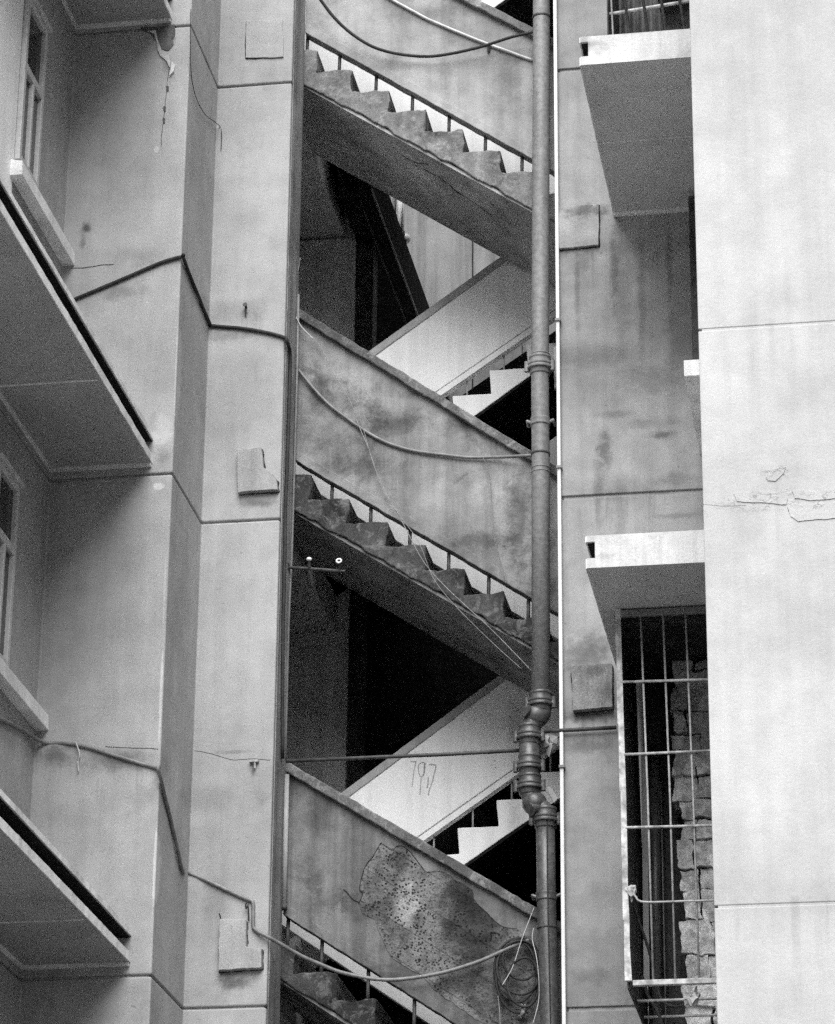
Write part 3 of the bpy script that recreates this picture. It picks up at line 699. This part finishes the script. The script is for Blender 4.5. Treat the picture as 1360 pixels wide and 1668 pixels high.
cF = [at(258, 1256, X=Xs), at(278, 1335, X=Xs), at(296, 1414, X=Xs)]
cG = [at(305, 1420, Y=Yp), at(350, 1440, Y=Yp), at(398, 1463, Y=Yp), at(410, 1468, Y=Yp), at(412, 1476, Y=Yp), at(412, 1505, Y=Yp), at(416, 1514, Y=Yp)]
cH = [at(436, 1526, Y=19.17), at(452, 1535, Y=19.22), at(500, 1562, Y=19.35), at(560, 1585, Y=19.45), at(630, 1596, Y=19.5), at(700, 1588, Y=19.52), at(770, 1570, Y=19.53), at(830, 1543, Y=19.53), at(862, 1532, Y=19.53)]
cable(poly(cE, cF, cG, cH), .0125, M_CABG, 'thick grey cable zigzagging along the lower left bays and sagging over the aggregate', m=5)
cable([at(490, -60, Y=19.3), at(522, 0, Y=19.4), at(560, 45, Y=19.48), at(618, 80, Y=19.53), at(695, 92, Y=19.54), at(770, 80, Y=19.52), at(830, 62, Y=19.5), at(872, 51, Y=19.45)], .0115, M_CABB, 'black cable sagging across the topmost stair parapet')
cable([at(560, -52, Y=19.585), at(640, 0, Y=19.585), at(700, 32, Y=19.585), at(790, 70, Y=19.585), at(868, 98, Y=19.585)], .0105, M_CABL, 'pale straight cable clipped diagonally along the topmost parapet')
MB().tube([at(796, 72, Y=19.57), at(796, 84, Y=19.59)], .012, 6).build('cable_clip', M_IRON, par2)
cable([at(486, 602, Y=19.57), at(510, 632, Y=19.575), at(545, 666, Y=19.58), at(600, 706, Y=19.585), at(660, 731, Y=19.585), at(735, 743, Y=19.58), at(800, 745, Y=19.57), at(868, 742, Y=19.5)], .0115, M_CABG, 'grey cable sagging across the middle mottled parapet')
# thin wires
def wire(pix, Y, label, r=.0026, mat=M_WIRE): cable([at(px, py, Y=Y) for px, py in pix], r, mat, label, 'wire', 6, 5)
wire([(489, 420), (482, 462), (474, 500), (480, 520), (497, 540), (519, 561), (545, 610), (571, 655), (583, 690), (600, 730), (622, 790), (655, 850), (690, 915), (730, 960), (800, 1025), (868, 1095)], 19.555, 'thin slack wire from pilaster across the middle parapet and steps', .0028)
wire([(478, 505), (484, 520), (492, 533), (510, 552)], 19.53, 'short pale wire loop on the pilaster edge', .003, M_CABL)
wire([(578, 640), (592, 700), (625, 800), (680, 880), (705, 940), (740, 985), (800, 1045), (850, 1090)], 19.55, 'second thin wire trailing over the middle steps and soffit', .0020)
wire([(787, 745), (797, 775), (802, 830), (806, 880), (815, 915), (826, 950)], 19.56, 'pale short wire dangling below the middle cable', .0024, M_CABG)
wire([(870, 1478), (850, 1530), (835, 1575), (818, 1605)], 19.5, 'taut pale wire slanting over the cable coil', .003, M_CABL)
wire([(869, 1512), (867, 1530), (874, 1560), (878, 1600), (877, 1632), (868, 1668)], 19.44, 'loose pale wire hanging just left of the lower drain pipe', .003, M_CABL)
wire([(811, 1622), (814, 1650), (815, 1690)], 19.5, 'short grey wire hanging under the cable coil', .0025)
tw = [at(311, 15, Y=YL-.006), at(310, 50, X=Xs), at(311, 115, X=Xs), at(318, 155, X=Xs), at(333, 185, X=Xs), at(349, 198, X=Xs)] + [at(358, 206, Y=YP-.006), at(361, 218, Y=YP-.006), at(360, 245, Y=YP-.006)]
cable(tw, .0028, M_CABB, 'hair thin black wire curling down the top of the stepped bay corner', 'wire', 6, 5)
cable([at(124, 1210, Y=Yl-.01), at(130, 1230, Y=Yl-.01), at(127, 1240, Y=Yl), at(128, 1258, Y=Yl)], .004, M_CABL, 'short pale string hanging from the lower left cable', 'string', 6, 5)
cable([at(404, 1468, Y=Yp-.01), at(400, 1474, Y=Yp-.02), at(401, 1480, Y=Yp-.02), at(404, 1476, Y=Yp-.02), at(405, 1500, Y=Yp)], .005, M_CABB, 'small tuft of black wire at the kink above the chipped cover', 'wire', 5, 5)
# vertical pipe in the corner of pilaster and parapets
stub([(486, 480), (484, 600), (479.5, 760), (475, 908), (470, 1010), (465.5, 1190), (465, 1236)], 19.545, .009, 'slim grey vertical pipe in the corner of pilaster and stair', M_CABG, 'water_pipe')
vp = thing('water_pipe', 'stubby pale vertical pipe at the foot of the pilaster edge', 'pipe', at(470, 1400, Y=19.56))
MB().tube([at(467, 1262, Y=19.565), at(463, 1474, Y=19.565)], .017, 12).build('pipe_length', M_BAND, vp, smooth=True)
MB().tube([at(463, 1474, Y=19.565), at(462.8, 1482, Y=19.565)], .02, 12).build('end_cap', M_IRON, vp, smooth=True)
# coil of cable by the pipe
m = MB()
for k, (cx, cy, rx, ry) in enumerate(((845, 1580, 40, 52), (852, 1562, 33, 34), (846, 1592, 38, 58), (850, 1576, 41, 44), (856, 1600, 30, 40))):
    pts = [at(cx+rx*math.cos(a)*(1 if math.cos(a) < 0 else .75), cy+ry*math.sin(a), Y=19.555-.012*k+.01*math.sin(a*3+k)) for a in [2*math.pi*j/36 for j in range(37)]]
    m.tube(pts, .0085, 6)
o = m.build('cable_coil', M_CABB, None, smooth=True); tag(o, 'dark coil of cable hung on the aggregate beside the lower drain pipe', 'cable coil')
crumple(at(852, 1648, Y=19.54), .03, 'torn rag hanging under the cable coil', M_CABG, 'rag', 9)

# insulator bracket over the dark opening
b0_ = at(464, 924, Y=19.5)
ir = thing('insulator_bracket', 'dark iron bracket with two porcelain insulators over the black opening', 'bracket', b0_)
MB().tube([at(462, 924, Y=19.5), at(500, 926, Y=19.48), at(562, 931, Y=19.46)], .011, 8).box(b0_.x-.02, b0_.x+.03, 19.46, 19.56, b0_.z-.025, b0_.z+.02).build('bar', M_IRON, ir)
c = at(503.5, 911, Y=19.45); ball(MB(), c, .019, .75, 10).build('insulator', M_PORC, ir, smooth=True)
MB().tube([c, c+Vector((0, .02, -.05))], .010, 8).build('pin', M_IRON, ir)
c = at(552, 913.5, Y=19.42)
rg = [c+Vector((.016*math.cos(a), 0, .013*math.sin(a))) for a in [2*math.pi*j/20 for j in range(21)]]
MB().tube(rg, .0065, 8).build('insulator', M_PORC, ir, smooth=True)
MB().tube([c+Vector((0, .02, -.01)), c+Vector((.0, .04, -.055))], .008, 8).build('pin', M_IRON, ir)
# nail and anchor on the pilaster
n1 = at(401, 501, Y=YP); tag(MB().tube([n1, n1+Vector((0, -.04, .005))], .009, 8).tube([n1+Vector((0, -.035, .004)), n1+Vector((0, -.042, .005))], .016, 8).build('nail', M_IRON), 'rusty nail in the pilaster just above the kinked black cable', 'nail')
n1 = at(416, 1241, Y=YP); tag(MB().box(n1.x-.035, n1.x+.025, YP-.03, YP-.0, n1.z-.008, n1.z+.008).tube([n1+Vector((0, -.02, 0)), n1+Vector((.002, -.022, -.05))], .007, 6).build('wall_anchor', M_BAR), 'small pale metal anchor on the lower pilaster crack', 'anchor')

# ------------------------------------------------------------------ window cages
CYF = 17.9
def cage_bars(c, Y, verts, hors, x0, x1, z0, z1, rv, rh, mv, mh, lean=True):
    for (pa, pb) in verts:
        MB().tube([pa, pb], rv, 8).build('bar', mv, c, smooth=True)
    for (pa, pb) in hors:
        MB().tube(spline([pa, (pa+pb)/2+Vector((0, .0, -.003)), pb], 4) if not isinstance(pa, list) else pa, rh, 8).build('rail', mh, c, smooth=True)
cage = thing('window_cage', 'tall rusty window cage with pale bars under the lower right awning', 'window cage', (-1.5, 18.4, 6.1))
z0c, z1c = at(1027, 1603, Y=CYF).z, 8.425
xl0, xl1 = -1.765, -1.722
xf = at(1027, 1603, Y=CYF).x
# front post, slightly bowed and ragged at the foot
pts = [(at(px, py, Y=CYF)) for px, py in ((1006.5, 993), (1008.5, 1060), (1012, 1180), (1015.5, 1290), (1018, 1400), (1018.5, 1450), (1021, 1500), (1021.5, 1540), (1025, 1598))]
m = MB()
for a, b in zip(pts[:-1], pts[1:]):
    m.quadbox([(a.x-.016, CYF-.016, b.z), (b.x+.016, CYF-.016, b.z), (b.x+.016, CYF+.016, b.z), (b.x-.016, CYF+.016, b.z),
               (a.x-.016, CYF-.016, a.z), (a.x+.016, CYF-.016, a.z), (a.x+.016, CYF+.016, a.z), (a.x-.016, CYF+.016, a.z)])
M_POST = plain('flaking white post', .42, .6, .3, .45, 18, .3)
m.build('post', M_POST, cage)
tl, tr = at(1006, 992, Y=CYF), at(1150, 981, Y=CYF)
MB().box(tl.x-.01, XR2, CYF-.014, CYF+.014, 8.385, 8.428).build('top_rail', M_CABG, cage, bevel=.003)
bl = at(1031, 1602, Y=CYF)
MB().box(bl.x, XR2, CYF-.018, CYF+.018, bl.z-.016, bl.z+.016).build('bottom_rail', M_POST, cage, bevel=.004)
for pa, pb in (((1043, 992), (1064, 1600)), ((1079.5, 990), (1100, 1600)), ((1116, 988), (1139, 1600))):
    MB().tube([at(*pa, Y=CYF), at((pa[0]+pb[0])/2+1.5, 1296, Y=CYF), at(*pb, Y=CYF)], .0065, 8).build('bar', M_BAR, cage, smooth=True)
for pa, pb in (((1013, 1111), (1175, 1106)), ((1017, 1229), (1175, 1222)), ((1019, 1348), (1180, 1344))):
    MB().tube([at(*pa, Y=CYF-.012), at(*pb, Y=CYF-.012)], .0085, 8).build('rail', M_POST, cage, smooth=True)
MB().tube(spline([at(1026, 1450, Y=CYF-.012), at(1035, 1460, Y=CYF-.012), at(1048, 1469, Y=CYF-.012), at(1110, 1468, Y=CYF-.012), at(1180, 1466, Y=CYF-.012)], 6), .0065, 8).build('rail', M_BAR, cage, smooth=True)
# closed side and back, made of blackened sheet
xs = tl.x-.012
MB().quadbox([(xf-.02, CYF+.018, z0c-.02), (xf-.012, CYF+.018, z0c-.02), (xf-.012, 19.14, z0c-.02), (xf-.02, 19.14, z0c-.02), (xs-.008, CYF+.018, 8.425), (xs, CYF+.018, 8.425), (xs, 19.14, 8.425), (xs-.008, 19.14, 8.425)]).build('side_sheet', M_SHEET, cage)
MB().box(xf-.01, XR2, 19.12, 19.14, z0c-.7, 8.42).build('back_sheet', M_SHEET, cage)
MB().box(xs, XR2, CYF+.02, 19.11, 8.40, 8.415).build('top_shade_sheet', M_SHEET, cage)  # dark sheet added under the awning to blacken the cage top
for Y, py in ((18.3, 0), (18.7, 0)):
    MB().tube([(xf, Y, z0c), (XR2, Y, z0c)], .008, 6).build('floor_bar', M_BAR, cage, smooth=True)
for k in range(2):
    x = -1.62+.2*k; MB().tube([(x, 19.0, z0c-.3), (x, 19.0, 7.7)], .006, 6).build('bar', M_CABG, cage, smooth=True)
# pipe and board standing inside the cage
tag(MB().tube([at(1070, 1700, Y=18.95), at(1066, 1225, Y=18.95)], .034, 14).build('upright_pipe', M_PIPED, None, smooth=True), 'dark upright pipe standing inside the window cage', 'pipe')
pa, pb = at(1053, 1600, Y=18.8), at(1049, 1230, Y=18.8)
tag(MB().quadbox([(pa.x-.018, 18.8, pa.z), (pa.x+.018, 18.8, pa.z), (pa.x+.018, 18.83, pa.z), (pa.x-.018, 18.83, pa.z), (pb.x-.018, 18.8, pb.z), (pb.x+.018, 18.8, pb.z), (pb.x+.018, 18.83, pb.z), (pb.x-.018, 18.83, pb.z)]).build('upright_board', M_BAND, None, bevel=.003), 'grey upright batten beside the dark pipe inside the window cage', 'board')
for i, pix in enumerate(([(1046, 1590), (1055, 1622), (1072, 1650), (1085, 1700)], [(1030, 1450), (1040, 1500), (1060, 1560), (1076, 1625), (1100, 1640), (1122, 1632)])):
    cable([at(px, py, Y=18.45) for px, py in pix], .011 if i == 0 else .0085, M_CABB, ('thick dark hose hanging below the window cage floor', 'slack black cable drooping inside the window cage')[i])
# rough block masonry seen through the bars
YBk = 18.75
bs = thing('block_wall', 'rough pale block masonry behind the cage bars beside the bright pier', 'wall', (-1.2, 18.9, 4))
m = MB(); z = 5.4; row = 0
zt = at(1110, 1076, Y=YBk).z
while z < zt-.03:
    h = rnd.uniform(.09, .21); h = min(h, zt-z)
    pyb = 1668-(z-5.75)*255; xe = at(1093+max(0, pyb-1090)*.045+rnd.uniform(-4, 4), pyb, Y=YBk).x
    x = xe
    first = True
    while x < XR2+.05:
        wd = rnd.uniform(.08, .20) if first else rnd.uniform(.10, .26); first = False
        y0 = YBk+rnd.uniform(-.02, .03); g = .002
        j = lambda: rnd.uniform(-.012, .012)
        xb = x+wd
        # subdivided worn block face
        poly_ = rough([(x+g+j(), z+g+j()), (xb-g+j(), z+g+j()), (xb-g+j(), z+h-g+j()), (x+g+j(), z+h-g+j())], .022, .022)
        m.prism(poly_, y0, YBk+.3); x = xb
    z += h; row += 1
m.build('blocks', M_BRICK, bs, bevel=.007)
MB().box(-1.27, XR2+.05, YBk+.025, YBk+.29, 5.4, zt-.02).build('mortar', M_MORT, bs)
# rag tied to the cage foot and twisted scrap on the post
crumple(at(1128, 1625, Y=17.95), .042, 'pale rag tied under the bottom rail of the window cage', M_BAND, 'rag', 5)
crumple(at(1028, 1452, Y=CYF), .03, 'small pale rag knotted on the cage post', M_BAND, 'rag', 7)

uc = thing('window_cage', 'window cage with dark bars standing on the upper right awning', 'window cage', (-1.5, 18, 12))
CYU = 17.55
zt = 12.0
def vb(px0, px1, r, mat, Y=CYU, name='bar'):
    a = at(px1, 50, Y=Y); b = at(px0, 0, Y=Y); d = (b-a)/(b.z-a.z)
    MB().tube([a+d*(zt-a.z), a+d*(13.9-a.z)], r, 8).build(name, mat, uc, smooth=True)
vb(995.5, 998, .006, M_POST, name='post')
for a, b in ((1017.5, 1024.5), (1047.5, 1055), (1077, 1084.5), (1107, 1115)): vb(a, b, .0095, M_IRON)
pa, pb = at(993, 23, Y=CYU+.02), at(1125, 6, Y=CYU+.02)
for dz in (0, .45, .9): MB().tube([pa+Vector((0, 0, dz)), Vector((XR2, CYU+.02, pb.z+dz+.03))], .011, 8).build('rail', M_POST, uc, smooth=True)
xa = at(992, 50, Y=CYU).x
MB().box(xa-.012, xa-.004, CYU, 19.1, 12.01, 13.9).build('side_sheet', M_SHEET, uc)
m = MB(); n = 44
for k in range(n+1):
    x = xa+(XR2-xa)*k/n; m.v += [Vector((x, 18.25+.016*math.sin(k*1.55), 12.01)), Vector((x, 18.25+.016*math.sin(k*1.55), 13.9))]
m.f = [[2*k, 2*k+2, 2*k+3, 2*k+1] for k in range(n)]
o = m.build('back_sheet', M_SHEETG, uc, smooth=True)
o.modifiers.new('thickness', 'SOLIDIFY').thickness = .003
P = at(1085, 3, Y=18.1)
bx = thing('metal_box', 'dark metal box with a pale rim behind the upper cage bars', 'box', P)
MB().box(P.x-.05, P.x+.18, 18.02, 18.2, P.z-.02, P.z+.3).build('casing', M_IRON, bx, bevel=.004)
MB().box(P.x-.056, P.x-.044, 18.005, 18.019, P.z-.02, P.z+.3).box(P.x-.044, P.x+.19, 18.005, 18.019, P.z+.02, P.z+.032).build('rim', M_BAR, bx)

# ------------------------------------------------------------------ light
EL = 50; AZ = 178     # azimuth the sun stands at, degrees clockwise from +Y (behind the camera)
w = bpy.data.worlds.new("World"); scene.world = w; w.use_nodes = True
nt = w.node_tree; bg = nt.nodes['Background']
sky = nt.nodes.new('ShaderNodeTexSky'); sky.sky_type = 'NISHITA'; sky.sun_disc = False
sky.sun_elevation = R_(EL); sky.sun_rotation = R_(AZ); sky.dust_density = 4; sky.air_density = 1.2
bw = nt.nodes.new('ShaderNodeRGBToBW'); nt.links.new(sky.outputs[0], bw.inputs[0]); nt.links.new(bw.outputs[0], bg.inputs['Color'])
bg.inputs['Strength'].default_value = 0.05
sd = bpy.data.lights.new('sun', 'SUN'); sd.energy = 4.0; sd.angle = R_(62); sd.color = (1, 1, 1)
so = bpy.data.objects.new('sun', sd); C.objects.link(so); so.location = (0, -10, 30)
dirv = Vector((math.sin(R_(AZ))*math.cos(R_(EL)), math.cos(R_(AZ))*math.cos(R_(EL)), math.sin(R_(EL))))
so.rotation_euler = dirv.to_track_quat('Z', 'Y').to_euler()

vs = scene.view_settings; vs.view_transform = 'Standard'; vs.look = 'None'; vs.gamma = 1; vs.exposure = 1.0; vs.use_curve_mapping = False
scene.cycles.use_denoising = False
scene.cycles.use_adaptive_sampling = True; scene.cycles.adaptive_threshold = .025; scene.cycles.adaptive_min_samples = 20
scene.cycles.max_bounces = 6; scene.cycles.diffuse_bounces = 5
